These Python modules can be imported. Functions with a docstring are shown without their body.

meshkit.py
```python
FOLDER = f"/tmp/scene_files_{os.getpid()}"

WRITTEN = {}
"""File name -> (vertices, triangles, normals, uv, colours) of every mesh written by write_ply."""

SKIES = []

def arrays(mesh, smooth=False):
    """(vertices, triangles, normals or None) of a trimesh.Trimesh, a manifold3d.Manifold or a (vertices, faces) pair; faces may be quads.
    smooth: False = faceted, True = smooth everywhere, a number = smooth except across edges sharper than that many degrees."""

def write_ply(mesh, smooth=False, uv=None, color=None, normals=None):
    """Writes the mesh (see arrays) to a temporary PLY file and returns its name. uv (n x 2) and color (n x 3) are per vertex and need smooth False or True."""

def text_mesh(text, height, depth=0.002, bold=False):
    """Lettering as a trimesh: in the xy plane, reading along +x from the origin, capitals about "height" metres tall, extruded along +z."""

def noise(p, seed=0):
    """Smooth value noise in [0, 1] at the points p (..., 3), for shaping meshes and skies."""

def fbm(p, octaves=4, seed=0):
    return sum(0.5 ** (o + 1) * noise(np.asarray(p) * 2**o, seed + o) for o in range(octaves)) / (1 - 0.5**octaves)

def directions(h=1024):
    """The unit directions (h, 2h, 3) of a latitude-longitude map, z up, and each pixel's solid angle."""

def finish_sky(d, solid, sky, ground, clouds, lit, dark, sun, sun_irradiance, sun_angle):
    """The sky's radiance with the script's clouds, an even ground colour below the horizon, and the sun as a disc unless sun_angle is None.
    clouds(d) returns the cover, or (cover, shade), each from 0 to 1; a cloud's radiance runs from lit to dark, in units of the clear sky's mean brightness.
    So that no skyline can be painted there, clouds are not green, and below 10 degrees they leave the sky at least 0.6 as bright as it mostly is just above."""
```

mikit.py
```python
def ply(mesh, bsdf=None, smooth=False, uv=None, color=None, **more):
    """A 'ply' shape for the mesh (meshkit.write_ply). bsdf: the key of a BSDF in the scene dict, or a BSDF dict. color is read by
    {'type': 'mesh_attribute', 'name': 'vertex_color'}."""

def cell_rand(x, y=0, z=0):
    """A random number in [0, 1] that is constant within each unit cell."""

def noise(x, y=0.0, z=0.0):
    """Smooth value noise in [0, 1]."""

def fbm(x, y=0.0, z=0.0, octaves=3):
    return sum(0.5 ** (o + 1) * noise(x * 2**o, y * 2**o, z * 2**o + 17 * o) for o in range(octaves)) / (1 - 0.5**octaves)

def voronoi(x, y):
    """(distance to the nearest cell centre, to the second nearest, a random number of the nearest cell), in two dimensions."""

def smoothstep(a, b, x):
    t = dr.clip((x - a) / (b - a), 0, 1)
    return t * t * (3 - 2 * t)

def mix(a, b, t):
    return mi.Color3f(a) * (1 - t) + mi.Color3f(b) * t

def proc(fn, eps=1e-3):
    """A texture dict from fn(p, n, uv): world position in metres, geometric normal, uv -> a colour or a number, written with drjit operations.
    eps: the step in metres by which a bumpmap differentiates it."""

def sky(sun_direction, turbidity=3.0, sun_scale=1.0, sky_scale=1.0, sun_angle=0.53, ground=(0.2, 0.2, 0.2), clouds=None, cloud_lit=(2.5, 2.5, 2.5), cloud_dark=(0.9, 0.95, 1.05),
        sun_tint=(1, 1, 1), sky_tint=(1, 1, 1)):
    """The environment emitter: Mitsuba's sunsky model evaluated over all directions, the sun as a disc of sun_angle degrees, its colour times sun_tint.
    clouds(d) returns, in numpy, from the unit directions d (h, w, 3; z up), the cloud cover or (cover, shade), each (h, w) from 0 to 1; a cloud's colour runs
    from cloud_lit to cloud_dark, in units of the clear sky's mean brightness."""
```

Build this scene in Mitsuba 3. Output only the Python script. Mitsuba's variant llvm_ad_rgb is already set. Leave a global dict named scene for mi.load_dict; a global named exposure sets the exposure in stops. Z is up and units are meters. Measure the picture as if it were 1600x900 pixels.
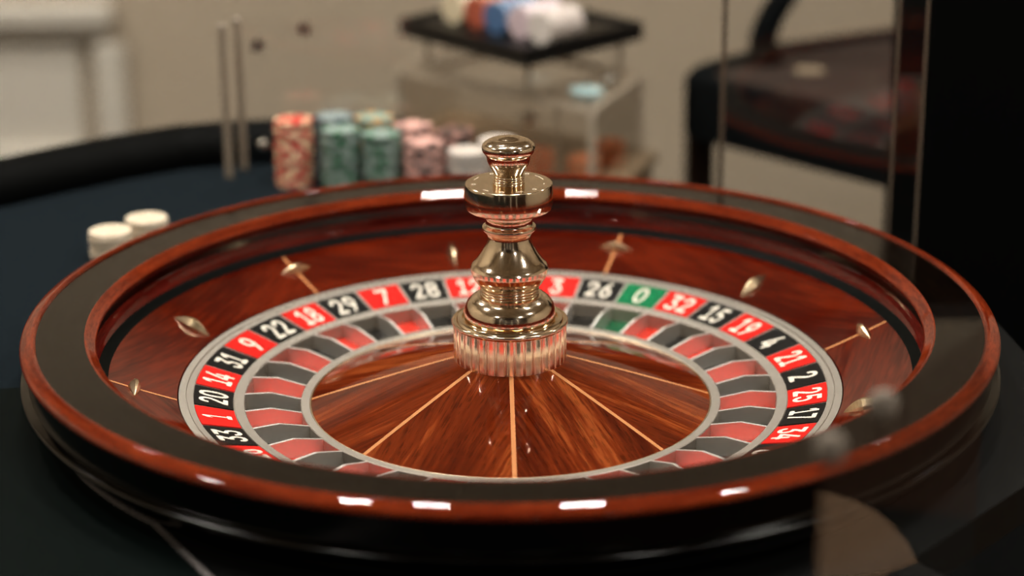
import math, random
import numpy as np, trimesh, shapely
import mitsuba as mi, drjit as dr
import mikit, meshkit
from shapely.geometry import Polygon, Point, box as sbox, LineString
from mikit import fbm, noise, mix, smoothstep

random.seed(7); rng = np.random.default_rng(7)
T = mi.ScalarTransform4f
scene, labels = {}, {}
PI = math.pi

# ---------------------------------------------------------------- camera, exposure, ceiling lights
CAM = [0.00186916, -1.53301051, 0.6113352]
FW = [0.0, 0.94400701, -0.3299254]
UP = [0.00796734, 0.32991493, 0.94397704]
exposure = 1.97
scene['camera'] = {'type': 'thinlens', 'fov': math.degrees(2 * math.atan(800 / 3234.86)), 'fov_axis': 'x',
                   'to_world': T().look_at(origin=CAM, target=[CAM[i] + FW[i] for i in range(3)], up=UP),
                   'aperture_radius': 0.0150, 'focus_distance': 1.585, 'near_clip': 0.05, 'far_clip': 50.0}
ROOM = dict(x0=-2.4, x1=2.9, y0=-3.0, y1=2.6, z0=-0.92, z1=1.9)
LAMP_RADIANCE = (28.8, 27.3, 24.4)
# (x, y, size x, size y): ceiling lamps
LAMPS = [(0.26, 0.10, 0.17, 0.21), (-0.29, 0.10, 0.14, 0.14), (-0.60, 0.10, 0.14, 0.14), (-1.50, 0.10, 0.22, 0.22), (0.92, 0.10, 0.16, 0.16),
         (-1.45, 1.3, 0.22, 0.22), (-0.36, 0.85, 0.18, 0.18), (1.5, 1.3, 0.2, 0.2), (-1.6, -2.2, 0.22, 0.22), (1.3, -2.3, 0.22, 0.22), (1.9, -0.9, 0.22, 0.22)]  # this row is added for general light, except the lamp over the chips


# ---------------------------------------------------------------- helpers
def lin(*c):
    return [((v / 255) / 12.92 if v / 255 <= 0.04045 else ((v / 255 + 0.055) / 1.055) ** 2.4) for v in c]


def rgb(*c):
    return {'type': 'rgb', 'value': lin(*c)}


def numbered(key):
    k, i = key, 0
    while k in scene or k in labels or any(x.startswith(k + '__') for x in KEYS):
        i += 1
        k = f'{key}_{i:03d}'
    return k


KEYS = set()


class Names:
    used = {}

    @classmethod
    def get(cls, key):
        n = cls.used.get(key, 0)
        cls.used[key] = n + 1
        return key if n == 0 else f'{key}_{n:03d}'


def thing(name, label, cat, group=None):
    k = Names.get(name)
    labels[k] = {'label': label, 'category': cat}
    if group:
        labels[k]['group'] = group
    return k


def obj(name, mesh, mat, parent=None, smooth=False, label=None, cat=None, group=None, kind=None, **more):
    k = Names.get((parent + '__' if parent else '') + name)
    scene[k] = mesh if isinstance(mesh, dict) else mikit.ply(mesh, mat, smooth=smooth, **more)
    d = {}
    if label: d['label'] = label
    if cat: d['category'] = cat
    if group: d['group'] = group
    if kind: d['kind'] = kind
    if d: labels[k] = d
    return k


def fix(m):
    if m.volume < 0:
        m.invert()
    return m


def az(th, R, z):
    return [R * math.sin(th), R * math.cos(th), z]


def arc(loop, th0=0.0, th1=2 * PI, n=256, wob=None):
    """A closed (R, z) loop swept about the z axis; th clockwise from +y. wob(th) -> radius offset."""
    L = np.asarray(loop, float); m = len(L)
    full = abs(th1 - th0 - 2 * PI) < 1e-9
    ths = th0 + (th1 - th0) * np.arange(n if full else n + 1) / n
    off = np.array([wob(t) for t in ths]) if wob else np.zeros(len(ths))
    R = L[None, :, 0] + off[:, None] * (L[None, :, 0] > 1e-6)
    V = np.stack([R * np.sin(ths)[:, None], R * np.cos(ths)[:, None], np.broadcast_to(L[None, :, 1], R.shape)], -1).reshape(-1, 3)
    i, j = np.meshgrid(np.arange(len(ths) if full else n), np.arange(m), indexing='ij')
    a = i * m + j; b = i * m + (j + 1) % m; c = ((i + 1) % len(ths)) * m + (j + 1) % m; d = ((i + 1) % len(ths)) * m + j
    F = np.vstack([np.stack([a, b, c], -1).reshape(-1, 3), np.stack([a, c, d], -1).reshape(-1, 3)])
    if not full:
        tv, tf = trimesh.creation.triangulate_polygon(Polygon(L), engine='earcut')
        idx = [int(np.argmin(((L - q) ** 2).sum(1))) for q in tv]
        tf = np.array(idx)[tf]
        F = np.vstack([F, tf, tf[:, ::-1] + n * m])
    ok = np.array([len({tuple(np.round(V[q], 9)) for q in f}) == 3 for f in F]) if (L[:, 0] < 1e-6).any() else np.ones(len(F), bool)
    return fix_orient(trimesh.Trimesh(V, F[ok], process=False), full)


def fix_orient(m, full):
    if not full:
        trimesh.repair.fix_winding(m)
    return fix(m)


def lathe(prof, n=160, wob=None):
    """A profile from the axis bottom to the axis top (R, z)."""
    return arc(prof, n=n, wob=wob)


def spline(pts, k=6):
    """Catmull-Rom through (R, z) points, k steps per span."""
    P = np.asarray(pts, float); P = np.vstack([2 * P[0] - P[1], P, 2 * P[-1] - P[-2]]); out = []
    for i in range(1, len(P) - 2):
        for t in np.arange(k) / k:
            a, b, c, d = P[i - 1:i + 3]
            out.append(0.5 * (2 * b + (c - a) * t + (2 * a - 5 * b + 4 * c - d) * t * t + (3 * b - a - 3 * c + d) * t ** 3))
    return [tuple(x) for x in out] + [tuple(P[-2])]


def circ_loop(R, z, r, n=28):
    return [(R + r * math.cos(a), z + r * math.sin(a)) for a in np.linspace(0, 2 * PI, n, endpoint=False)]


def hull(pts):
    return fix(trimesh.convex.convex_hull(np.asarray(pts, float)))


def prism(poly, z0, z1):
    ms = []
    for g in getattr(poly, 'geoms', [poly]):
        if g.area < 1e-7: continue
        m = trimesh.creation.extrude_polygon(g, z1 - z0, engine='earcut'); m.apply_translation([0, 0, z0]); ms.append(m)
    return trimesh.util.concatenate(ms)


def rbox(c, s, r=0.004):
    """A box with chamfered edges, centre c and size s."""
    h = np.array(s) / 2; pts = []
    r = min(r, *(h * 0.9))
    for sx in (-1, 1):
        for sy in (-1, 1):
            for sz in (-1, 1):
                k = np.array([sx, sy, sz])
                for q in ([0, 1, 1], [1, 0, 1], [1, 1, 0]):
                    pts.append(np.array(c) + k * (h - r * np.array(q)))
    return hull(pts)


def bar(p0, p1, w, t, up=(0, 0, 1)):
    """A flat bar between p0 and p1, w wide, its upper face t above them."""
    p0, p1 = np.array(p0, float), np.array(p1, float)
    d = p1 - p0; d /= np.linalg.norm(d)
    s = np.cross(d, up); s /= np.linalg.norm(s); u = np.cross(s, d)
    return hull([p + s * w / 2 * a + u * b for p in (p0, p1) for a in (-1, 1) for b in (-0.0015, t)])


def tube(path, r, n=12, closed_ends=True):
    P = np.asarray(path, float); r = np.broadcast_to(r, (len(P),))
    t = np.gradient(P, axis=0); t /= np.linalg.norm(t, axis=1, keepdims=True)
    ref = np.array([0, 0, 1.0]) if abs(t[0][2]) < 0.9 else np.array([1.0, 0, 0]); V = []
    for p, d, rr in zip(P, t, r):
        a = np.cross(d, ref); a /= np.linalg.norm(a); b = np.cross(a, d); ref = b
        V += [p + rr * (math.cos(q) * a + math.sin(q) * b) for q in np.arange(n) * 2 * PI / n]
    F = []
    for i in range(len(P) - 1):
        for j in range(n):
            a, b = i * n + j, i * n + (j + 1) % n
            F += [[a, b, b + n], [a, b + n, a + n]]
    V += [P[0], P[-1]]
    for j in range(n):
        F += [[len(V) - 2, (j + 1) % n, j], [len(V) - 1, (len(P) - 1) * n + j, (len(P) - 1) * n + (j + 1) % n]]
    return fix(trimesh.Trimesh(V, F, process=False))


def moved(m, loc=(0, 0, 0), rz=0.0, M=None):
    m = m.copy()
    if M is not None: m.apply_transform(M)
    m.apply_transform(trimesh.transformations.rotation_matrix(rz, [0, 0, 1])); m.apply_translation(loc)
    return m


# ---------------------------------------------------------------- materials
def mat(key, d):
    scene[key] = {'type': 'twosided', 'bsdf': d} if d['type'] in ('diffuse', 'plastic', 'roughplastic', 'conductor', 'roughconductor', 'principled') else d
    return key


def gloss(key, color, alpha=None, ior=1.5):
    d = {'type': 'plastic' if alpha is None else 'roughplastic', 'diffuse_reflectance': color, 'int_ior': ior, 'nonlinear': True}
    if alpha is not None: d['alpha'] = alpha
    return mat(key, d)


def metal(key, c, alpha=0.05):
    return mat(key, {'type': 'roughconductor', 'material': 'none', 'specular_reflectance': {'type': 'rgb', 'value': c}, 'alpha': alpha, 'distribution': 'ggx'})


SEC0 = math.radians(1.0)                # the cone's inlays stand at SEC0 + 45 degrees * k from the -y axis
DARK, MID, WARM = lin(100, 32, 14), lin(164, 70, 30), lin(196, 116, 60)


def cone_wood(p, n, uv):
    th = dr.atan2(p.x, -p.y) - SEC0
    s = dr.floor(th / (PI / 4)); c = th - (s + 0.5) * (PI / 4)
    r = dr.sqrt(p.x * p.x + p.y * p.y)
    u, v = r * dr.cos(c), r * dr.sin(c)
    warp = 0.004 * noise(u * 22, v * 30, s * 5.1)
    band = fbm((v + warp) * 52, u * 5, s * 13.7, octaves=2)
    fine = fbm((v + warp) * 420, u * 34, s * 3.3, octaves=3)
    pore = smoothstep(0.62, 0.8, noise(v * 1500, u * 120, s * 2.2))
    t = smoothstep(0.25, 0.75, 0.62 * band + 0.38 * fine)
    col = mix(DARK, MID, t)
    col = mix(col, WARM, smoothstep(0.62, 0.95, t) * 0.55)
    return col * (1 - 0.35 * pore)


def apron_wood(p, n, uv):
    th = dr.atan2(p.x, p.y)
    r = dr.sqrt(p.x * p.x + p.y * p.y)
    s = dr.floor((th - 0.337) / (PI / 3))
    c = (th - 0.337) - (s + 0.5) * (PI / 3)
    u, v = r * dr.sin(c), r * dr.cos(c)
    band = fbm(v * 55 + 1.5 * noise(u * 14, v * 20, s), u * 9, s * 7.7, octaves=3)
    fine = fbm(v * 520, u * 46, s * 3.0, octaves=2)
    t = smoothstep(0.28, 0.75, 0.65 * band + 0.35 * fine)
    return mix(lin(88, 18, 9), lin(134, 42, 17), t)


def ring_wood(a, b):
    def fn(p, n, uv):
        th = dr.atan2(p.x, p.y); r = dr.sqrt(p.x * p.x + p.y * p.y)
        t = smoothstep(0.25, 0.75, 0.6 * fbm(th * 9, r * 260, p.z * 260, octaves=3) + 0.4 * fbm(th * 60, r * 900, p.z * 900, octaves=2))
        return mix(a, b, t)
    return fn


gloss('wood_cone', mikit.proc(cone_wood))
gloss('wood_apron', mikit.proc(apron_wood))
gloss('wood_bead', mikit.proc(ring_wood(lin(122, 38, 17), lin(168, 70, 34))))
gloss('wood_track', mikit.proc(ring_wood(lin(98, 24, 20), lin(134, 40, 32))))
mat('wood_flat', {'type': 'plastic', 'diffuse_reflectance': mikit.proc(ring_wood(lin(9, 4, 2), lin(20, 10, 5))), 'int_ior': 1.42, 'nonlinear': True})
gloss('maple', rgb(226, 176, 126))
gloss('black_lacquer', rgb(4, 5, 5), 0.04)
mat('black_groove', {'type': 'principled', 'base_color': rgb(5, 8, 7), 'roughness': 0.5, 'specular': 0.05})
metal('gold', [0.94, 0.785, 0.60], 0.014)
metal('gold_small', [0.86, 0.66, 0.42], 0.09)
metal('steel', [0.93, 0.90, 0.85], 0.25)
metal('satin', [0.56, 0.515, 0.455], 0.30)
mat('panel_red', {'type': 'principled', 'base_color': rgb(206, 28, 22), 'roughness': 0.5, 'specular': 0.2})
mat('panel_black', {'type': 'principled', 'base_color': rgb(14, 14, 13), 'roughness': 0.5, 'specular': 0.2})
mat('panel_green', {'type': 'principled', 'base_color': rgb(0, 112, 66), 'roughness': 0.5, 'specular': 0.2})
mat('numeral_white', {'type': 'principled', 'base_color': rgb(226, 218, 204), 'roughness': 0.5, 'specular': 0.2})
gloss('pocket_red', rgb(236, 80, 62), 0.2)
gloss('pocket_black', rgb(26, 26, 25), 0.2)
gloss('pocket_green', rgb(20, 128, 84), 0.2)


def felt_fn(p, n, uv):
    return mix(lin(20, 25, 29), lin(29, 36, 41), fbm(p.x * 900, p.y * 900, octaves=2))


mat('felt', {'type': 'diffuse', 'reflectance': mikit.proc(felt_fn)})
mat('cloth_reflection_tint', {'type': 'diffuse', 'reflectance': rgb(58, 50, 46)})  # cloth lightened to carry the reflection in the acrylic
mat('dark_near', {'type': 'principled', 'base_color': rgb(5, 12, 11), 'roughness': 0.6, 'specular': 0.03})
mat('navy_cloth', {'type': 'diffuse', 'reflectance': rgb(18, 20, 21)})
mat('laminate', {'type': 'principled', 'base_color': rgb(8, 9, 9), 'roughness': 0.5, 'specular': 0.15})
mat('leather_black', {'type': 'principled', 'base_color': rgb(4, 5, 5), 'roughness': 0.6, 'specular': 0.06})
mat('leather_tan', {'type': 'principled', 'base_color': rgb(196, 160, 130), 'roughness': 0.6, 'specular': 0.2})
metal('trim_metal', [0.42, 0.39, 0.38], 0.3)


def wall_fn(p, n, uv):
    return mix(lin(184, 170, 150), lin(194, 180, 161), fbm(p.x * 3, p.y * 3, p.z * 3, octaves=3))


mat('wall_paint', {'type': 'diffuse', 'reflectance': mikit.proc(wall_fn)})
mat('ceiling_paint', {'type': 'diffuse', 'reflectance': rgb(222, 212, 194)})
mat('white_trim', {'type': 'roughplastic', 'diffuse_reflectance': rgb(234, 228, 216), 'alpha': 0.3})


def carpet_fn(p, n, uv):
    return mix(lin(40, 30, 26), lin(62, 46, 38), fbm(p.x * 60, p.y * 60, octaves=3))


mat('carpet', {'type': 'diffuse', 'reflectance': mikit.proc(carpet_fn)})
mat('dark_wood', {'type': 'roughplastic', 'diffuse_reflectance': rgb(34, 22, 16), 'alpha': 0.2})
scene['acrylic'] = {'type': 'thindielectric', 'int_ior': 1.49}
scene['smoked_acrylic'] = {'type': 'thindielectric', 'int_ior': 1.49, 'specular_transmittance': {'type': 'rgb', 'value': [0.74, 0.70, 0.66]}}
mat('guard_edge', {'type': 'roughplastic', 'diffuse_reflectance': rgb(158, 144, 128), 'alpha': 0.1})
mat('blob_pale', {'type': 'diffuse', 'reflectance': rgb(150, 140, 130)})
mat('screen_edge', {'type': 'roughplastic', 'diffuse_reflectance': rgb(104, 92, 80), 'alpha': 0.1})
mat('acrylic_edge', {'type': 'roughplastic', 'diffuse_reflectance': rgb(196, 182, 164), 'alpha': 0.1})
metal('nickel', [0.80, 0.74, 0.64], 0.12)
mat('cabinet_paint', {'type': 'diffuse', 'reflectance': rgb(150, 130, 106)})
mat('chip', {'type': 'principled', 'base_color': {'type': 'mesh_attribute', 'name': 'vertex_color'}, 'roughness': 0.45})
gloss('bowl_red', rgb(92, 26, 20), 0.1)
gloss('tray_black', rgb(16, 18, 22), 0.25)

# ---------------------------------------------------------------- the room
R_ = ROOM


def slab(name, c, s, m, **k):
    return obj(name, trimesh.creation.box(extents=s, transform=trimesh.transformations.translation_matrix(c)), m, kind='structure', **k)


W, D_ = R_['x1'] - R_['x0'], R_['y1'] - R_['y0']; H_ = R_['z1'] - R_['z0']
cx, cy, cz = (R_['x0'] + R_['x1']) / 2, (R_['y0'] + R_['y1']) / 2, (R_['z0'] + R_['z1']) / 2
slab('floor', (cx, cy, R_['z0'] - 0.05), (W + 0.2, D_ + 0.2, 0.1), 'carpet', label='dark patterned carpet floor of the gaming room')
slab('ceiling', (cx, cy, R_['z1'] + 0.05), (W + 0.2, D_ + 0.2, 0.1), 'ceiling_paint', label='off white ceiling of the room')
slab('wall_back', (cx, R_['y1'] + 0.05, cz), (W + 0.2, 0.1, H_), 'wall_paint', label='plain beige wall behind the tables')
slab('wall_front', (cx, R_['y0'] - 0.05, cz), (W + 0.2, 0.1, H_), 'dark_wood', label='wall behind the viewer, coloured dark for streaks in the turret')  # dark colour picked for the streaks it gives the turret
slab('wall_left', (R_['x0'] - 0.05, cy, cz), (0.1, D_, H_), 'wall_paint', label='beige wall on the left side')
slab('wall_right', (R_['x1'] + 0.05, cy, cz), (0.1, D_, H_), 'wall_paint', label='beige wall on the right side')

LAMP_AT = {i: 'square recessed ceiling lamp ' + w for i, w in enumerate(['', 'just left above the wheel turret', 'second to the left above the wheel', 'above the left side of the table', 'above the right side of the wheel', 'added for general light above the left end of the padded rail', 'above the coloured chip stacks', 'added for general light above the black table at the right', 'added for general light behind the viewer to the left', 'added for general light behind the viewer to the right', 'added for general light near the right wall'])}
for i, (lx, ly, sx, sy) in enumerate(LAMPS):
    t = thing('ceiling_light', LAMP_AT[i] if sx == sy else 'rectangular recessed lamp in the ceiling above the right half of the wheel', 'lamp', 'square recessed ceiling lamps' if sx == sy else None)
    z = R_['z1']
    outer = sbox(lx - sx / 2 - 0.02, ly - sy / 2 - 0.02, lx + sx / 2 + 0.02, ly + sy / 2 + 0.02)
    inner = sbox(lx - sx / 2, ly - sy / 2, lx + sx / 2, ly + sy / 2)
    obj('frame', prism(outer.difference(inner), z - 0.012, z + 0.005), 'white_trim', t)
    d = mikit.ply(trimesh.creation.box(extents=(sx, sy, 0.006), transform=trimesh.transformations.translation_matrix((lx, ly, z - 0.003))), 'white_trim')
    d['emitter'] = {'type': 'area', 'radiance': {'type': 'rgb', 'value': list(LAMP_RADIANCE)}}
    obj('diffuser', d, None, t)

# the white moulded woodwork on the left part of the back wall
yb = R_['y1']
obj('trim_1', trimesh.util.concatenate([rbox(((-0.79 - 1.9) / 2, yb - 0.04, -0.23), (1.11, 0.08, 0.05), 0.012), rbox(((-0.80 - 1.9) / 2, yb - 0.03, -0.265), (1.09, 0.05, 0.03), 0.008)]), 'white_trim', kind='structure', label='white moulded ledge on the wall, upper left')
obj('trim_2', rbox((-0.808, yb - 0.025, -0.60), (0.062, 0.05, 0.62), 0.01), 'white_trim', kind='structure', label='white upright moulding at the left end of the beige wall')
obj('trim_3', trimesh.util.concatenate([rbox(((-0.84 - 1.9) / 2, yb - 0.012, -0.60), (1.0, 0.024, 0.60), 0.006), rbox(((-0.84 - 1.9) / 2, yb - 0.028, -0.54), (1.0, 0.05, 0.07), 0.012)]), 'white_trim', kind='structure', label='white panel with a moulded lower rail at the left')

yf = R_['y0']
for i, xx in enumerate((-1.35, -0.55, 0.25, 1.05)):  # white strips added out of view to streak the turret reflections
    obj(f'trim_{4 + i}', rbox((xx, yf + 0.03, 0.15), (0.09, 0.06, 2.1), 0.01), 'white_trim', kind='structure', label='white upright strip added behind the viewer for turret reflections')

# ---------------------------------------------------------------- gaming table with the wheel
RAIL = [(-1.5, -0.75), (-1.18, -0.35), (-0.95, 0.0), (-0.72, 0.30), (-0.56, 0.455), (-0.478, 0.53), (-0.42, 0.578), (-0.36, 0.618), (-0.30, 0.636), (-0.22, 0.64), (-0.11, 0.64)]
outline = Polygon(RAIL + [(-0.02, 0.62), (-0.005, 0.585), (0.01, 0.50), (0.27, 0.42), (0.40, 0.27), (0.425, 0.0), (0.37, -0.20), (0.25, -0.335), (0.10, -0.40), (0.02, -0.50), (0.02, -0.95), (-1.5, -0.95)]).buffer(0)
line_dir = (0.054, -0.09)
wheel_foot = Point(0, 0).buffer(0.3585, 128)
felt_side = Polygon([(-0.253, -0.247), (-0.253 + 7.8 * 0.054, -0.247 - 7.8 * 0.09), (-1.6, -0.95), (-1.6, 0.8), (0.2, 0.8), (0.2, 0.3), (0.0, 0.0)])
hole = Point(0, 0).buffer(0.335, 128)           # the wheel's bowl sinks into this cut-out
felt = outline.intersection(felt_side).difference(wheel_foot)
table = thing('gaming_table', 'dark gaming table with blue felt top under the roulette wheel', 'gaming table')
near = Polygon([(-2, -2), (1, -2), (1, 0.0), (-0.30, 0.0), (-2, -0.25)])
obj('felt_top', prism(felt.difference(near), -0.03, 0.0), 'felt', table, label='dark blue felt top')
obj('dark_near_top', prism(felt.intersection(near), -0.03, 0.0), 'dark_near', table, label='near black top at the near left')  # darker stretch of the table top
obj('laminate_top', prism(outline.difference(felt.buffer(0.0035)).difference(hole), -0.03, -0.0002), 'laminate', table, label='glossy black laminate top')
edge = felt.buffer(0.0035).difference(felt).intersection(outline).intersection(sbox(-0.6, -0.95, 0.3, 0.05))
obj('edge_trim', prism(edge, -0.02, 0.0015), 'trim_metal', table, label='thin grey metal edge strip')
rail_path = []
for i in range(len(RAIL) - 1):
    a, b = np.array(RAIL[i]), np.array(RAIL[i + 1])
    rail_path += [tuple(a + (b - a) * q) for q in np.arange(4) / 4]
rail_path = spline(rail_path + [RAIL[-1]], 2)
obj('padded_rail', tube([(x + 0.002, y + 0.022, 0.010) for x, y in rail_path], 0.031, 20), 'leather_black', table, smooth=50, label='padded black leather armrest rail')
body = outline.buffer(-0.15)
obj('base', prism(body, R_['z0'], -0.034), 'laminate', table, label='black table base')

# ---------------------------------------------------------------- roulette wheel
WH = thing('roulette_wheel', 'large mahogany roulette wheel with red and black numbers and a gold turret', 'roulette wheel')
body_prof = [(0.30, 0.0), (0.352, 0.0)] + spline([(0.3555, 0.0012), (0.3572, 0.0040), (0.3580, 0.0090), (0.3600, 0.0140), (0.3650, 0.0185), (0.3720, 0.0222)], 4) + spline([(0.3765, 0.0240), (0.3786, 0.0252), (0.3793, 0.0270), (0.3786, 0.0287), (0.3765, 0.0296)], 5) + [(0.3728, 0.0306), (0.3722, 0.0325), (0.3726, 0.0525), (0.3650, 0.0530), (0.3640, 0.0500), (0.325, 0.050), (0.3275, 0.022), (0.30, 0.010)]
obj('outer_body', arc(body_prof, n=320), 'black_lacquer', WH, smooth=40, label='glossy black outer body')
obj('rim_top', arc([(0.3275, 0.0495), (0.3653, 0.0495), (0.3653, 0.0600), (0.3275, 0.0600)], n=320), 'wood_flat', WH, smooth=40, label='dark polished flat rim top')
outer_bead = [(0.3648, 0.0595)] + spline([(0.3651, 0.0606), (0.3659, 0.0619), (0.3670, 0.0627), (0.3686, 0.0626), (0.3703, 0.0619), (0.3727, 0.0607), (0.3750, 0.0594), (0.3766, 0.0580), (0.3773, 0.0560), (0.3764, 0.0540), (0.3735, 0.0528)], 6) + [(0.3640, 0.0530)]
obj('outer_bead', arc(outer_bead, n=320), 'wood_bead', WH, smooth=45, label='rounded red brown outer moulding')
inner_bead = spline([(0.3290, 0.0600), (0.3283, 0.0604), (0.3272, 0.0599), (0.3248, 0.0579), (0.3224, 0.0559), (0.3208, 0.0544), (0.3205, 0.0527), (0.3222, 0.0513)], 6) + [(0.3270, 0.0500)]
obj('inner_bead', arc(inner_bead, n=320), 'wood_bead', WH, smooth=45, label='rounded red brown inner moulding')
obj('ball_track', arc(spline([(0.3222, 0.0518), (0.3248, 0.0478), (0.3260, 0.0430), (0.3256, 0.0375), (0.3238, 0.0325), (0.3212, 0.0288)], 5) + [(0.329, 0.026), (0.330, 0.052)], n=320), 'wood_track', WH, smooth=40, label='dark cherry ball track wall')
obj('track_groove', arc([(0.3214, 0.0289), (0.3190, 0.0266), (0.3134, 0.0236), (0.3134, 0.018), (0.325, 0.020), (0.325, 0.0289)], n=320), 'black_groove', WH, smooth=30, label='black groove below the ball track')


def apron_z(R):
    s = (R - 0.2622) / (0.3135 - 0.2622)
    return 0.0030 + (0.0238 - 0.0030) * (0.92 * s + 0.08 * s * s)


AP0 = 0.337    # azimuth of the first inlaid deflector
IN_HALF = 0.0013
for k in range(6):
    t0, t1 = AP0 + k * PI / 3, AP0 + (k + 1) * PI / 3
    pr = [(R, apron_z(R)) for R in np.linspace(0.2622, 0.3135, 7)] + [(0.3135, 0.016), (0.2622, -0.004)]
    obj('apron_panel', arc(pr, t0 + IN_HALF / 0.29, t1 - IN_HALF / 0.29, n=48), 'wood_apron', WH, smooth=25)
    Rs = np.linspace(0.2625, 0.3133, 5)
    d = np.array([math.sin(t0), math.cos(t0)]); s = np.array([d[1], -d[0]])
    V = []
    for R in Rs:
        for q in (-IN_HALF, IN_HALF):
            V += [[*(d * R + s * q), apron_z(R) + 0.00012], [*(d * R + s * q), apron_z(R) - 0.004]]
    V = np.array(V); F = []
    for i in range(4):
        a = 4 * i
        F += [[a, a + 4, a + 6], [a, a + 6, a + 2], [a + 1, a + 3, a + 7], [a + 1, a + 7, a + 5], [a, a + 1, a + 5], [a, a + 5, a + 4], [a + 2, a + 6, a + 7], [a + 2, a + 7, a + 3]]
    F += [[0, 2, 3], [0, 3, 1], [16, 17, 19], [16, 19, 18]]
    obj('apron_inlay', fix(trimesh.Trimesh(V, F, process=True)), 'maple', WH)

# twelve gold deflectors, every other one lying across its inlay
SL = math.atan((0.0246 - 0.0030) / (0.3146 - 0.2622))


def deflector(length, width, height):
    pts = []
    for a in np.linspace(-1, 1, 13):
        w = width / 2 * (1 - abs(a) ** 1.6); h = height * (1 - abs(a) ** 1.7)
        pts += [[a * length / 2, q * w, -0.001] for q in (-1, 1)]
        pts += [[a * length / 2, q * w * 0.25, h] for q in (-1, 1)]
        pts += [[a * length / 2, q * w * 0.85, h * 0.35] for q in (-1, 1)]
    return hull(np.array(pts) + rng.normal(0, 1e-7, (len(pts), 3)))


for k in range(12):
    th = AP0 + k * PI / 6
    across = k % 2 == 0
    Rc = 0.2945 if across else 0.2825
    m = deflector(0.033, 0.0105, 0.0072) if across else deflector(0.036, 0.0115, 0.0078)
    if not across: m.apply_transform(trimesh.transformations.rotation_matrix(PI / 2, [0, 0, 1]))
    m.apply_transform(trimesh.transformations.rotation_matrix(SL, [1, 0, 0]))           # x tangential, y outward, tilted up outward
    m.apply_translation([0, Rc, apron_z(Rc) - 0.0002])
    m.apply_transform(trimesh.transformations.rotation_matrix(-th, [0, 0, 1]))
    obj('deflector', m, 'gold_small', WH, label='gold diamond shaped deflector')

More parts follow.
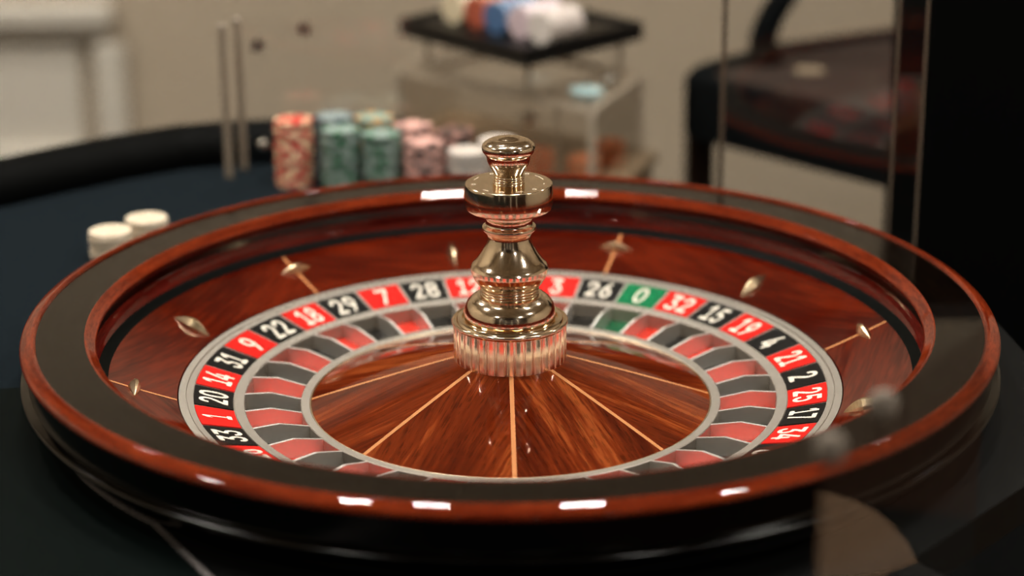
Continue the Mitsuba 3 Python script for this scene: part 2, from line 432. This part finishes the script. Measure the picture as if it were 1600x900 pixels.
# the rotor: outer ring, number ring, pockets
obj('rotor_ring', arc([(0.2615, 0.0012), (0.2612, 0.0020), (0.2558, 0.0015), (0.2556, 0.0002), (0.2549, 0.0002), (0.2547, 0.0012), (0.2503, 0.0004), (0.2503, -0.0006), (0.2190, -0.0091), (0.2188, -0.0080), (0.2112, -0.0092), (0.2106, -0.0100), (0.2104, -0.0230), (0.2104, -0.0290), (0.2615, -0.0290)], n=296), 'satin', WH, smooth=25, label='satin silver rotor ring')
ORDER = [0, 32, 15, 19, 4, 21, 2, 25, 17, 34, 6, 27, 13, 36, 11, 30, 8, 23, 10, 5, 24, 16, 33, 1, 20, 14, 31, 9, 22, 18, 29, 7, 28, 12, 35, 3, 26]
RED = {32, 19, 21, 25, 34, 27, 36, 30, 23, 5, 16, 1, 14, 9, 18, 7, 12, 3}
PH, CELL = 0.51982, 2 * PI / 37
nz = lambda R: -0.0083 * (0.2500 - R) / (0.2500 - 0.2190) + 0.0002
glyph = {}


def numeral(text, th):
    if text not in glyph:
        m = meshkit.text_mesh(text, 1.0, depth=0.01, bold=True)
        b = m.bounds; m.apply_translation([-(b[0][0] + b[1][0]) / 2, -(b[0][1] + b[1][1]) / 2, 0])
        w, h = b[1][:2] - b[0][:2]
        tw = 0.0235 if len(text) == 2 else (0.0110 if text != '1' else 0.0068)
        if text in ('11',): tw = 0.016
        elif len(text) == 2 and '1' in text: tw = 0.0200
        m.apply_scale([tw / w, 0.0228 / h, 1])
        # cut long edges so that the lettering follows the ring
        glyph[text] = m
    m = glyph[text].copy(); v = np.array(m.vertices)
    R = 0.2346 + v[:, 1]; a = th + v[:, 0] / 0.2346
    z = nz(R) + np.where(v[:, 2] > 0.005, 0.00030, -0.0001)
    return fix(trimesh.Trimesh(np.stack([R * np.sin(a), R * np.cos(a), z], -1), m.faces, process=False))


for i, num in enumerate(ORDER):
    th = PH + i * CELL
    col = 'green' if num == 0 else 'red' if num in RED else 'black'
    g = 0.0013 / 0.234
    t0, t1 = th - CELL / 2 + g, th + CELL / 2 - g
    pr = [(0.2196, nz(0.2196)), (0.2497, nz(0.2497)), (0.2497, nz(0.2497) - 0.0012), (0.2196, nz(0.2196) - 0.0012)]
    pn = obj('number_panel', arc(pr, t0, t1, n=6), 'panel_' + col, WH, label=f'{col} panel numbered {num}')
    obj('numeral', numeral(str(num), th), 'numeral_white', pn, label=f'white numeral {num}')
    fl = [(0.1670, -0.0262), (0.2105, -0.0220), (0.2105, -0.0260), (0.1670, -0.0290)]
    obj('pocket_floor', arc(fl, th - CELL / 2 + 0.0004, th + CELL / 2 - 0.0004, n=4), 'pocket_' + col, WH, label=f'{col} pocket floor')
    e = th + CELL / 2
    d = np.array([math.sin(e), math.cos(e)]); s = np.array([d[1], -d[0]])
    prof = [(0.2110, -0.0250), (0.2110, -0.0094), (0.1905, -0.0088), (0.1668, -0.0146), (0.1668, -0.0280)]
    V = [[*(d * R + s * q), z] for q in (-0.0013, 0.0013) for R, z in prof]
    F = [[0, 1, 2], [0, 2, 3], [0, 3, 4], [5, 7, 6], [5, 8, 7], [5, 9, 8]]
    for j in range(5):
        a, b = j, (j + 1) % 5
        F += [[a, b + 5, b], [a, a + 5, b + 5]]
    obj('pocket_divider', fix(trimesh.Trimesh(V, F, process=False)), 'steel', WH)

obj('cone_ring', arc([(0.1672, -0.0285), (0.1670, -0.0150), (0.1664, -0.0143), (0.1602, -0.0147), (0.1596, -0.0152), (0.1596, -0.0285)], n=256), 'satin', WH, smooth=25, label='satin silver ring around the wooden cone')
obj('cone_ring_line', arc([(0.1596, -0.022), (0.1595, -0.0152), (0.1588, -0.0150), (0.1584, -0.0155), (0.1584, -0.022)], n=256), 'gold_small', WH, smooth=25)


def cone_z(R):
    s = (R - 0.0400) / (0.1584 - 0.0400)
    return 0.0196 + (-0.0158 - 0.0196) * (0.94 * s + 0.06 * s * s)


CW = 0.0017
for k in range(8):
    a0 = PI - (SEC0 + k * PI / 4)          # azimuth clockwise from +y of a line at SEC0 + k*45 deg from -y towards +x
    a1 = a0 - PI / 4
    n = 30
    Rs = np.linspace(0.040, 0.1582, 9); V = []
    c0, c1 = a1, a0
    for R in Rs:
        g = math.asin(CW / R)
        for q in np.linspace(c0 + g, c1 - g, n + 1): V.append(az(q, R, cone_z(R)))
    for R in (Rs[0], Rs[-1]):
        g = math.asin(CW / R)
        for q in np.linspace(c0 + g, c1 - g, n + 1): V.append(az(q, R, cone_z(R) - 0.006))
    m_ = n + 1; F = []

    def strip(ra, rb):
        for j in range(n): F.extend([[ra * m_ + j, ra * m_ + j + 1, rb * m_ + j + 1], [ra * m_ + j, rb * m_ + j + 1, rb * m_ + j]])
    for r in range(8): strip(r, r + 1)
    strip(9, 0); strip(8, 10); strip(10, 9)
    for e, flip in ((0, 1), (n, 0)):
        lp = [r * m_ + e for r in range(9)] + [10 * m_ + e, 9 * m_ + e]
        for j in range(1, len(lp) - 1): F.append([lp[0], lp[j], lp[j + 1]])
    m = trimesh.Trimesh(V, F, process=False); trimesh.repair.fix_winding(m)
    obj('cone_panel', fix(m), 'wood_cone', WH, smooth=25)
    V = []
    d = np.array([math.sin(a0), math.cos(a0)]); s = np.array([d[1], -d[0]])
    for R in Rs:
        for q in (-CW, CW): V += [[*(d * R + s * q), cone_z(R) + 0.00008], [*(d * R + s * q), cone_z(R) - 0.005]]
    F = []
    for i in range(8):
        a = 4 * i
        F += [[a, a + 4, a + 6], [a, a + 6, a + 2], [a + 1, a + 3, a + 7], [a + 1, a + 7, a + 5], [a, a + 1, a + 5], [a, a + 5, a + 4], [a + 2, a + 6, a + 7], [a + 2, a + 7, a + 3]]
    F += [[0, 2, 3], [0, 3, 1], [32, 33, 35], [32, 35, 34]]
    obj('cone_inlay', fix(trimesh.Trimesh(V, F, process=False)), 'maple', WH)

# the gold turret
flutes = 38


def groove(th):
    q = (th * flutes / (2 * PI)) % 1.0
    return -0.0006 * max(0.0, 1 - (abs(q - 0.5) / 0.11) ** 2)


obj('turret_base', lathe([(0.0, 0.0145), (0.0425, 0.0145), (0.0436, 0.0160), (0.0446, 0.0180), (0.0447, 0.0475), (0.0, 0.0475)], n=38 * 20, wob=groove), 'gold', WH, smooth=28, label='fluted gold turret base')
obj('turret_flange', lathe([(0.0, 0.0470), (0.0448, 0.0470)] + spline([(0.0452, 0.0474), (0.0459, 0.0484), (0.0458, 0.0498), (0.0450, 0.0506), (0.0440, 0.0507)], 4) + [(0.0436, 0.0500), (0.0424, 0.0500), (0.0418, 0.0512)] + spline([(0.0412, 0.0518), (0.0392, 0.0522), (0.0378, 0.0522)], 3) + [(0.0372, 0.0500), (0.0, 0.0500)], n=160), 'gold', WH, smooth=30)
dome = [(0.0, 0.050), (0.0350, 0.050)] + spline([(0.0360, 0.0520), (0.0364, 0.0550), (0.0358, 0.0592), (0.0338, 0.0640), (0.0302, 0.0680), (0.0258, 0.0708)], 6) + [(0.0240, 0.0712), (0.0, 0.0712)]
obj('turret_dome', lathe(dome, n=160), 'gold', WH, smooth=35)


def rings(z0, z1, R, r, count):
    out = []
    for i in range(count):
        c = z0 + (z1 - z0) * (i + 0.5) / count; h = (z1 - z0) / count / 2
        out += [(R + r * math.cos(a), c + h * math.sin(a) * 0.96) for a in np.linspace(-PI / 2, PI / 2, 7)]
    return out


obj('turret_neck', lathe([(0.0, 0.0706), (0.0215, 0.0706)] + rings(0.0706, 0.0778, 0.0216, 0.0016, 3) + [(0.0, 0.0778)], n=160), 'gold', WH, smooth=40, label='ringed gold neck')
bell = [(0.0, 0.0776), (0.0222, 0.0776)] + spline([(0.0226, 0.0780), (0.0248, 0.0800), (0.0277, 0.0842), (0.0296, 0.0886), (0.0304, 0.0928)], 5) + spline([(0.0305, 0.0936), (0.0291, 0.0960), (0.0258, 0.0996), (0.0214, 0.1062), (0.0183, 0.1120), (0.0168, 0.1172), (0.0166, 0.1190)], 5) + [(0.0, 0.1190)]
obj('turret_bell', lathe(bell, n=160), 'gold', WH, smooth=32, label='bell shaped gold middle')
coll = [(0.0, 0.1186), (0.0164, 0.1186)] + spline([(0.0172, 0.1198), (0.0182, 0.1218), (0.0202, 0.1238)], 4) + spline([(0.0208, 0.1244), (0.0211, 0.1256), (0.0207, 0.1270), (0.0196, 0.1278)], 4) + spline([(0.0186, 0.1284), (0.0180, 0.1300), (0.0182, 0.1330), (0.0196, 0.1352)], 4) + [(0.0205, 0.1420), (0.0, 0.1420)]
obj('turret_collar', lathe(coll, n=160), 'gold', WH, smooth=35)
disc = [(0.0, 0.1408), (0.0318, 0.1408)] + spline([(0.0326, 0.1413), (0.0333, 0.1424), (0.0340, 0.1462), (0.0343, 0.1500), (0.0342, 0.1550), (0.0339, 0.1595)], 4) + spline([(0.0338, 0.1602), (0.0336, 0.1612), (0.0330, 0.1617)], 4) + [(0.0, 0.1617)]
obj('turret_disc', lathe(disc, n=192), 'gold', WH, smooth=35, label='wide gold disc')
obj('turret_top_neck', lathe([(0.0, 0.1610), (0.0125, 0.1610)] + rings(0.1613, 0.1685, 0.0112, 0.0012, 4) + [(0.0, 0.1685)], n=128), 'gold', WH, smooth=40, label='ringed gold neck')
knob = [(0.0, 0.1682), (0.0106, 0.1682)] + spline([(0.0110, 0.1688), (0.0128, 0.1720), (0.0155, 0.1770), (0.0167, 0.1805), (0.0172, 0.1838)], 5) + spline([(0.0176, 0.1843), (0.0186, 0.1852), (0.0200, 0.1872), (0.0205, 0.1896), (0.0202, 0.1915), (0.0190, 0.1932), (0.0165, 0.1950), (0.0135, 0.1962)], 5) + spline([(0.0118, 0.1964), (0.0090, 0.1966), (0.0066, 0.1975), (0.0035, 0.1984), (0.0, 0.1987)], 4)
obj('turret_knob', lathe(knob, n=160), 'gold', WH, smooth=35, label='gold finial knob')
for th, ln, kind in [(-1.15, 0.0085, 0), (0.95, 0.0060, 0), (1.18, 0.0065, 0), (2.35, 0.0045, 1), (2.85, 0.0060, 0), (-1.75, 0.003, 1), (-2.45, 0.0050, 0), (-2.95, 0.004, 1), (0.55, 0.004, 1), (1.75, 0.0035, 0), (-0.5, 0.003, 1)]:
    c = np.array([0.0275 * math.sin(th), 0.0275 * math.cos(th), 0.1617]); tdir = np.array([math.cos(th), -math.sin(th), 0])
    if kind:
        m = arc([(0.0011, -0.0002), (0.0017, -0.0002), (0.0017, 0.00025), (0.0011, 0.00025)], n=16); m.apply_translation(c)
    else:
        m = bar(c - tdir * ln / 2, c + tdir * ln / 2, 0.0007, 0.00025)
    obj('engraved_mark', m, 'numeral_white', WH, label='pale engraved mark')

# ---------------------------------------------------------------- chips
CHIP_R, CHIP_H = 0.0198, 0.0033


def chip_mesh(base, spot, spots=6, face=None, duty=0.5, seed=0):
    n = 36; r = 0.0005; rg = np.random.default_rng(seed)
    loop = [(0.0, 0.0), (CHIP_R - r, 0.0), (CHIP_R, r), (CHIP_R, CHIP_H - r), (CHIP_R - r, CHIP_H), (CHIP_R * 0.62, CHIP_H), (0.0, CHIP_H)]
    m = arc(loop, n=n); m = trimesh.Trimesh(m.vertices, m.faces, process=False)
    tri = m.triangles; c = tri.mean(1)
    ang = np.arctan2(c[:, 0], c[:, 1]) / (2 * PI) * spots % 1.0
    rad = np.hypot(c[:, 0], c[:, 1])
    col = np.where(((ang < duty) & (rad > CHIP_R * 0.66))[:, None], lin(*spot), lin(*base))
    col = np.where((rad < CHIP_R * 0.5)[:, None], lin(*(face or base)), col)
    return mikit.ply((tri.reshape(-1, 3), np.arange(len(tri) * 3).reshape(-1, 3)), 'chip', color=np.repeat(col, 3, axis=0))


def chip(proto, M, label, group):
    k = Names.get('casino_chip')
    scene[k] = {**proto, 'to_world': M}
    labels[k] = {'label': label, 'category': 'casino chip', 'group': group}


ORD = ['topmost'] + [w + ' from the top' for w in 'second third fourth fifth sixth seventh eighth ninth tenth eleventh twelfth thirteenth fourteenth fifteenth sixteenth seventeenth eighteenth nineteenth twentieth twenty-first twenty-second'.split()]


def stack(proto, x, y, n, label, group, z=0.0003):
    for i in range(n):
        chip(proto, T().translate([x + random.uniform(-.0008, .0008), y + random.uniform(-.0008, .0008), z + i * (CHIP_H + 0.00002)]).rotate([0, 0, 1], random.uniform(0, 360)), f'{ORD[n - 1 - i]}, {label}', group)


P_red = chip_mesh((188, 44, 40), (232, 196, 160), 5, duty=0.52)
P_green = chip_mesh((128, 146, 140), (30, 96, 62), 4, duty=0.36)
P_grey = chip_mesh((136, 150, 150), (60, 76, 92), 4, duty=0.4)
P_amber = chip_mesh((128, 150, 138), (206, 150, 80), 4, duty=0.3)
P_pink = chip_mesh((206, 160, 150), (44, 34, 34), 4, duty=0.3)
P_brown = chip_mesh((66, 50, 46), (178, 132, 122), 4, duty=0.3)
P_white = chip_mesh((206, 196, 186), (190, 182, 176), 6)
P_cream = chip_mesh((214, 198, 174), (222, 206, 184), 6)
P_orange = chip_mesh((214, 116, 66), (230, 180, 140), 5, duty=0.3)
stack(P_red, -0.224, 0.552, 21, 'chip of the tall red stack left of the wheel turret', 'chips of the tall red stack')
stack(P_grey, -0.183, 0.580, 20, 'chip of the blue grey stack right beside the red one', 'chips of the grey stack beside the red one')
stack(P_green, -0.174, 0.538, 19, 'chip of the front green stack next to the red one', 'chips of the front green stack')
stack(P_amber, -0.141, 0.575, 20, 'chip of the amber spotted stack behind the green ones', 'chips of the amber spotted stack')
stack(P_green, -0.131, 0.533, 18, 'chip of the green stack beside the pink ones', 'chips of the green stack beside the pink ones')
stack(P_pink, -0.100, 0.566, 18, 'chip of the rear pink and black stack', 'chips of the rear pink stack')
stack(P_pink, -0.088, 0.524, 16, 'chip of the front pink and black stack', 'chips of the front pink stack')
stack(P_brown, -0.058, 0.566, 16, 'chip of the dark brown stack behind the white chips', 'chips of the dark brown stack')
stack(P_white, -0.044, 0.524, 13, 'chip of the white stack left of the turret knob', 'chips of the left white stack')
stack(P_white, -0.012, 0.552, 14, 'chip of the white stack behind the turret knob', 'chips of the white stack behind the knob')
stack(P_cream, -0.373, 0.312, 8, 'chip of the front cream stack on the blue felt', 'cream chips of the front stack at the left')
stack(P_cream, -0.346, 0.352, 8, 'chip of the rear cream stack on the blue felt', 'cream chips of the rear stack at the left')

# ---------------------------------------------------------------- acrylic guard standing on the table behind the chips
g = thing('acrylic_guard', 'clear acrylic guard panel with thumb screws behind the coloured chip stacks', 'acrylic screen')


def pane(name, pts, m, parent, **k):
    """A single flat sheet (thin dielectric) through four corners."""
    return obj(name, trimesh.Trimesh(np.array(pts, float), [[0, 1, 2], [0, 2, 3]], process=False), m, parent, **k)


gx0, gx1, gy, gz = -0.284, -0.105, 0.605, 0.165
pane('pane', [(gx0, gy, 0.0005), (gx1, gy, 0.0005), (gx1, gy, gz), (gx0, gy, gz)], 'acrylic', g, label='clear acrylic pane')
pane('side_pane', [(gx0 - 0.012, gy - 0.03, 0.0005), (gx0 - 0.012, gy - 0.0005, 0.0005), (gx0 - 0.012, gy - 0.0005, gz), (gx0 - 0.012, gy - 0.03, gz)], 'acrylic', g)
obj('edge', rbox((gx0, gy, gz / 2 + 0.0005), (0.008, 0.004, gz), 0.001), 'guard_edge', g, label='pale polished edge')
obj('edge', rbox((gx0 - 0.012, gy - 0.03, gz / 2 + 0.0005), (0.008, 0.004, gz), 0.001), 'guard_edge', g, label='pale polished edge')
for (x, z) in ((-0.262, 0.139), (-0.213, 0.156)):
    m = trimesh.creation.cylinder(0.0075, 0.012, sections=24, transform=trimesh.transformations.rotation_matrix(PI / 2, [1, 0, 0])); m.apply_translation([x, gy - 0.0075, z])
    obj('thumb_screw', m, 'nickel', g, smooth=30, label='metal thumb screw')
stud = trimesh.creation.icosphere(2, 0.006); stud.apply_scale([1, 0.6, 1]); stud.apply_translation([-0.262, 0.598, 0.030])
obj('rail_stud', stud, 'nickel', table, smooth=True, label='small metal stud on the padded rail')

# ---------------------------------------------------------------- acrylic box on its cabinet, tray of chips on top
F_, L_, B_ = np.array([0.096, 0.80]), np.array([-0.139, 1.008]), None
Rr = np.array([0.165, 0.975]); K_ = L_ + Rr - F_
z1, z0 = 0.015, -0.088
cab = thing('side_cabinet', 'plain beige side cabinet below the clear acrylic box', 'cabinet')
quad = Polygon([F_, Rr, K_, L_])
obj('body', prism(quad.buffer(0.012, join_style=2), R_['z0'], z0 - 0.012), 'cabinet_paint', cab)
obj('top', prism(quad.buffer(0.018, join_style=2), z0 - 0.012, z0 - 0.0005), 'cabinet_paint', cab)
bx = thing('acrylic_box', 'clear acrylic box with a lid behind the wheel, below the black chip tray', 'acrylic box')
for a, b, nm in ((L_, F_, 'front_wall'), (F_, Rr, 'side_wall'), (Rr, K_, 'back_wall'), (K_, L_, 'side_wall')):
    pane(nm, [(*a, z0), (*b, z0), (*b, z1 - 0.004), (*a, z1 - 0.004)], 'smoked_acrylic' if nm != 'back_wall' else 'acrylic', bx)
    obj('lid_edge', bar((*a, z1 - 0.004), (*b, z1 - 0.004), 0.0065, 0.0035), 'acrylic_edge', bx, label='pale polished lid edge')
pane('lid', [(*F_, z1), (*Rr, z1), (*K_, z1), (*L_, z1)], 'smoked_acrylic', bx)
for q, w in ((F_, 0.008), (Rr, 0.005), (L_, 0.005)):
    obj('corner_edge', rbox((q[0], q[1], (z0 + z1) / 2 - 0.003), (w, 0.005, z1 - z0 - 0.006), 0.001), 'acrylic_edge', bx, label='pale polished corner edge')
inn = F_ + (L_ - F_) * 0.17
obj('corner_edge', rbox((inn[0] + 0.001, inn[1] + 0.004, (z0 + z1) / 2 - 0.003), (0.004, 0.004, z1 - z0 - 0.006), 0.001), 'acrylic_edge', bx)
lk = F_ + (L_ - F_) * 0.30; nrm = np.array([(L_ - F_)[1], -(L_ - F_)[0]]); nrm /= -np.linalg.norm(nrm); nrm = nrm if nrm[1] < 0 else -nrm
m = trimesh.creation.cylinder(0.008, 0.022, sections=24); m.apply_transform(trimesh.geometry.align_vectors([0, 0, 1], [nrm[0], nrm[1], 0])); m.apply_translation([lk[0] + nrm[0] * 0.011, lk[1] + nrm[1] * 0.011, -0.010])
obj('lock', m, 'nickel', bx, smooth=30, label='metal cylinder lock')
for (u, v, n, w) in ((0.10, 0.25, 8, 'middle'), (0.07, 0.62, 9, 'right'), (0.32, 0.2, 8, 'left')):
    q = F_ + (L_ - F_) * u + (Rr - F_) * v
    stack(P_orange, q[0], q[1], n, f'chip of the {w} orange stack inside the clear acrylic box', 'orange chips in the acrylic box', z=z0 + 0.0003)
P_sky = chip_mesh((176, 206, 208), (196, 220, 220), 6)
stack(P_sky, 0.092, 0.868, 2, 'light blue chip lying on the lid of the acrylic box', 'light blue chips on the acrylic box lid', z=z1 + 0.0004)
st = thing('metal_standoff', 'small shiny metal knob on the acrylic box lid behind the light blue chip', 'knob')
m = lathe([(0, 0), (0.005, 0), (0.005, 0.006)] + spline([(0.0075, 0.007), (0.008, 0.010), (0.0065, 0.0135), (0.0, 0.015)], 4), n=32); m.apply_scale(1.15); m.apply_translation([0.121, 0.897, z1 + 0.0004])
obj('cap', m, 'nickel', st, smooth=40)

# riser and tray
zt = 0.064
f, l, r = np.array([0.019, 0.803]), np.array([-0.135, 0.985]), np.array([0.164, 0.950]); k_ = l + r - f
rs = thing('acrylic_riser', 'clear acrylic riser carrying the black tray above the acrylic box', 'acrylic stand')
cen = (f + l + r + k_) / 4
sc = [cen + (q - cen) * 0.80 + np.array([0.004, 0.02]) for q in (f, r, k_, l)]
for i in range(4):
    a, b = sc[i], sc[(i + 1) % 4]
    pane('wall', [(*a, z1 + 0.0008), (*b, z1 + 0.0008), (*b, zt - 0.001), (*a, zt - 0.001)], 'acrylic', rs)
    obj('foot_edge', bar((*a, z1 + 0.0023), (*b, z1 + 0.0023), 0.004, 0.002), 'acrylic_edge', rs, label='pale polished edge')
for q in (sc[0], sc[1], sc[3]):
    obj('corner_edge', rbox((q[0], q[1], (z1 + zt) / 2), (0.006, 0.005, zt - z1 - 0.005), 0.001), 'acrylic_edge', rs, label='pale polished edge')
tr = thing('chip_tray', 'black chip tray raised above the clear acrylic box, holding rolls of chips', 'tray')
tq = Polygon([f, r, k_, l])
obj('base', prism(tq, zt, zt + 0.016), 'tray_black', tr)
obj('rim', prism(tq.difference(tq.buffer(-0.006, join_style=2)), zt + 0.016, zt + 0.021), 'tray_black', tr, label='raised black rim')
ed, rd = (l - f) / np.linalg.norm(l - f), (r - f) / np.linalg.norm(r - f)
perp = np.array([-rd[1], rd[0]]); perp = perp if perp @ ed > 0 else -perp
P_rolls = [(chip_mesh((214, 206, 200), (196, 182, 176), 6), 'white', 17), (chip_mesh((206, 186, 194), (224, 214, 214), 6), 'lilac', 18), (chip_mesh((72, 104, 146), (150, 170, 190), 6, face=(96, 126, 160)), 'blue', 18), (chip_mesh((170, 84, 62), (200, 150, 120), 6, face=(186, 104, 80)), 'red brown', 18), (chip_mesh((214, 200, 170), (226, 214, 190), 6), 'cream', 18), (chip_mesh((132, 150, 138), (170, 180, 166), 6), 'grey green', 18)]
wid = float((l - f) @ perp)
for i, (pr, cn, n) in enumerate(P_rolls):
    off = 0.0185 + 0.0405 * i
    if off > wid - 0.02: break
    p0 = f + perp * off + rd * (0.042 + 0.004 * (i % 2) + (l - f) @ rd * off / wid)
    for j in range(n):
        q = p0 + rd * (j * (CHIP_H + 0.00004))
        M = T().translate([q[0], q[1], zt + 0.0162 + CHIP_R]).rotate([0, 0, 1], math.degrees(math.atan2(rd[1], rd[0]))).rotate([0, 1, 0], 90).rotate([0, 0, 1], random.uniform(0, 360))
        chip(pr, M, f'{ORD[j].replace("topmost", "first").split(" ")[0]} chip from the left end of the {cn} roll on the black tray', f'{cn} chips rolled on the black tray')

# ---------------------------------------------------------------- second table at the right, its chairs and small things on it
t2 = thing('card_table', 'black gaming table with a navy padded edge at the right behind the wheel', 'gaming table')
p2 = Polygon([(0.226, 0.985), (0.44, 0.748), (0.52, 0.735), (1.35, 0.80), (1.6, 1.25), (1.2, 1.45), (0.535, 1.282), (0.346, 1.180), (0.236, 1.062), (0.222, 1.02)])
obj('top', prism(p2.buffer(-0.028), -0.022, -0.0008), 'cloth_reflection_tint', t2, label='dark cloth top, lightened for a reflection')
pad = p2.difference(p2.buffer(-0.03))
pd = trimesh.util.concatenate([prism(p2.buffer(-0.006).difference(p2.buffer(-0.030)), -0.012, 0.006), prism(p2.difference(p2.buffer(-0.034)), -0.070, 0.0)])
obj('padded_edge', pd, 'navy_cloth', t2, label='navy padded edge')
obj('leg', rbox((0.243, 1.03, (R_['z0'] - 0.07) / 2), (0.036, 0.06, -0.07 - R_['z0'] - 0.001), 0.006), 'dark_wood', t2, label='dark brown wooden leg')
obj('leg', rbox((1.25, 1.30, (R_['z0'] - 0.022) / 2), (0.05, 0.06, -0.024 - R_['z0']), 0.006), 'dark_wood', t2, label='dark brown wooden leg')
obj('leg', rbox((1.22, 0.86, (R_['z0'] - 0.022) / 2), (0.05, 0.06, -0.024 - R_['z0']), 0.006), 'dark_wood', t2, label='dark brown wooden leg')


zf = R_['z0']
P_pale = chip_mesh((120, 106, 88), (134, 118, 98), 6)
k = Names.get('casino_chip'); scene[k] = {**P_pale, 'to_world': T().translate([0.382, 1.04, -0.0005])}
labels[k] = {'label': 'dull beige chip lying alone on the black table at the right', 'category': 'casino chip'}

# dark curved stand at the far side of the second table
ch = thing('curved_stand', 'dark curved post standing on the far side of the black table at the right', 'stand')


def spline_3(pts, k=6):
    P = np.asarray(pts, float); P = np.vstack([2 * P[0] - P[1], P, 2 * P[-1] - P[-2]]); out = []
    for i in range(1, len(P) - 2):
        for t in np.arange(k) / k:
            a, b, c, d = P[i - 1:i + 3]
            out.append(0.5 * (2 * b + (c - a) * t + (2 * a - 5 * b + 4 * c - d) * t * t + (3 * b - a - 3 * c + d) * t ** 3))
    return np.array(out + [P[-2]])


sx_, sy_ = 0.330, 1.095
pth = spline_3([(sx_, sy_, 0.006), (sx_ - 0.001, sy_, 0.030), (sx_ + 0.006, sy_, 0.055), (sx_ + 0.020, sy_, 0.080), (sx_ + 0.040, sy_, 0.105), (sx_ + 0.072, sy_, 0.120), (sx_ + 0.105, sy_, 0.118)])
obj('stem', tube(pth, np.linspace(0.019, 0.014, len(pth)), 16), 'leather_black', ch, smooth=40)
obj('foot', moved(lathe([(0, 0), (0.026, 0), (0.028, 0.004), (0.020, 0.009), (0, 0.010)], n=40), (sx_, sy_, -0.0006)), 'leather_black', ch, smooth=40)

# tall black upholstered chair at the right edge
hc = thing('padded_chair', 'tall black upholstered chair at the right edge in front of the black table', 'chair')
obj('backrest', rbox((0.548, 0.62, -0.10), (0.28, 0.075, 0.80), 0.03), 'leather_black', hc, label='tall black padded backrest')
obj('seat', rbox((0.548, 0.41, -0.40), (0.34, 0.36, 0.10), 0.03), 'leather_black', hc)
for sx in (-1, 1):
    for yy in (0.27, 0.60):
        obj('leg', rbox((0.548 + sx * 0.11, yy, (zf - 0.45) / 2), (0.04, 0.04, -0.452 - zf), 0.005), 'dark_wood', hc)

# clear acrylic screen standing on the black ledge behind the wheel at the right
sn = thing('acrylic_screen', 'tall clear acrylic screen standing behind the wheel at the right', 'acrylic screen')
A, B, C2 = np.array([0.2075, 0.420]), np.array([0.352, 0.300]), np.array([0.374, 0.285])
zt_ = 0.34
for a, b in ((A, B),):
    pane('pane', [(*a, 0.0005), (*b, 0.0005), (*b, zt_), (*a, zt_)], 'acrylic', sn, label='clear acrylic pane')
for q, w in ((A, 0.0045), (B, 0.0025), (C2, 0.0025)):
    obj('edge', rbox((q[0], q[1], zt_ / 2 + 0.0005), (w, 0.004, zt_), 0.0008), 'screen_edge', sn, label='pale polished edge')
pane('pane', [(*B, 0.0005), (*C2, 0.0005), (*C2, zt_), (*B, zt_)], 'acrylic', sn)

# clear acrylic panel near the viewer at the lower right, and an unseen tan chair added for its reflection
fp = thing('acrylic_screen', 'clear acrylic screen in front of the wheel at the lower right, with blurred reflections', 'acrylic screen')
P0 = np.array([0.158, -0.575]); dv = np.array([math.sin(math.radians(27.5)), math.cos(math.radians(27.5))]); P1 = P0 + dv * 0.325
pane('pane', [(*P0, -0.06), (*P1, -0.06), (*P1, 0.150), (*P0, 0.195)], 'acrylic', fp, label='clear acrylic pane')
for s_, z_ in ((0.10, 0.176), (0.012, 0.185)):  # pale blobs modelled in place of blurred reflections on the pane
    q = P0 + dv * s_
    m = trimesh.creation.icosphere(3, 0.0085); m.apply_scale([1, 0.6, 1.1]); m.apply_translation([q[0], q[1], z_])
    obj('pale_blob', m, 'blob_pale', fp, smooth=True, label='pale blob standing in for a blurred reflection')
obj('bracket', rbox((0.275, -0.315, -0.037), (0.14, 0.03, 0.012), 0.002), 'laminate', fp, label='black bracket under the table edge')
tc = thing('added_tan_chair', 'unseen tan leather chair added for its reflection in the acrylic screen', 'chair')  # out of view, added and shaped for the brown reflection
cu, cn_ = np.array([-0.8, 0.6]), np.array([0.6, 0.8]); cc = np.array([0.805, 0.028])
bk = []
for q in np.linspace(0, PI, 17):
    uu = 0.118 * math.copysign(abs(math.cos(q)) ** 0.8, math.cos(q)); zz = -0.345 + 0.107 * math.sin(q) ** 0.8
    for tn in (0, 0.016): bk.append([*(cc + cu * uu + cn_ * tn), zz - (0.010 if tn else 0)])
for uu in (-0.118, 0.118):
    for tn in (0, 0.016): bk.append([*(cc + cu * uu + cn_ * tn), -0.62])
obj('backrest', hull(bk), 'leather_tan', tc, smooth=40, label='rounded tan backrest')
sc_ = cc + cn_ * 0.22
obj('seat', hull([[*(sc_ + cu * a_ + cn_ * b_), z_] for a_ in (-0.18, 0.18) for b_ in (-0.17, 0.17) for z_ in (-0.48, -0.43)]), 'leather_black', tc, label='black seat')
for a_ in (-0.16, 0.16):
    for b_ in (-0.15, 0.15):
        q = sc_ + cu * a_ + cn_ * b_
        obj('leg', rbox((q[0], q[1], (R_['z0'] - 0.48) / 2), (0.03, 0.03, -0.481 - R_['z0']), 0.004), 'dark_wood', tc)
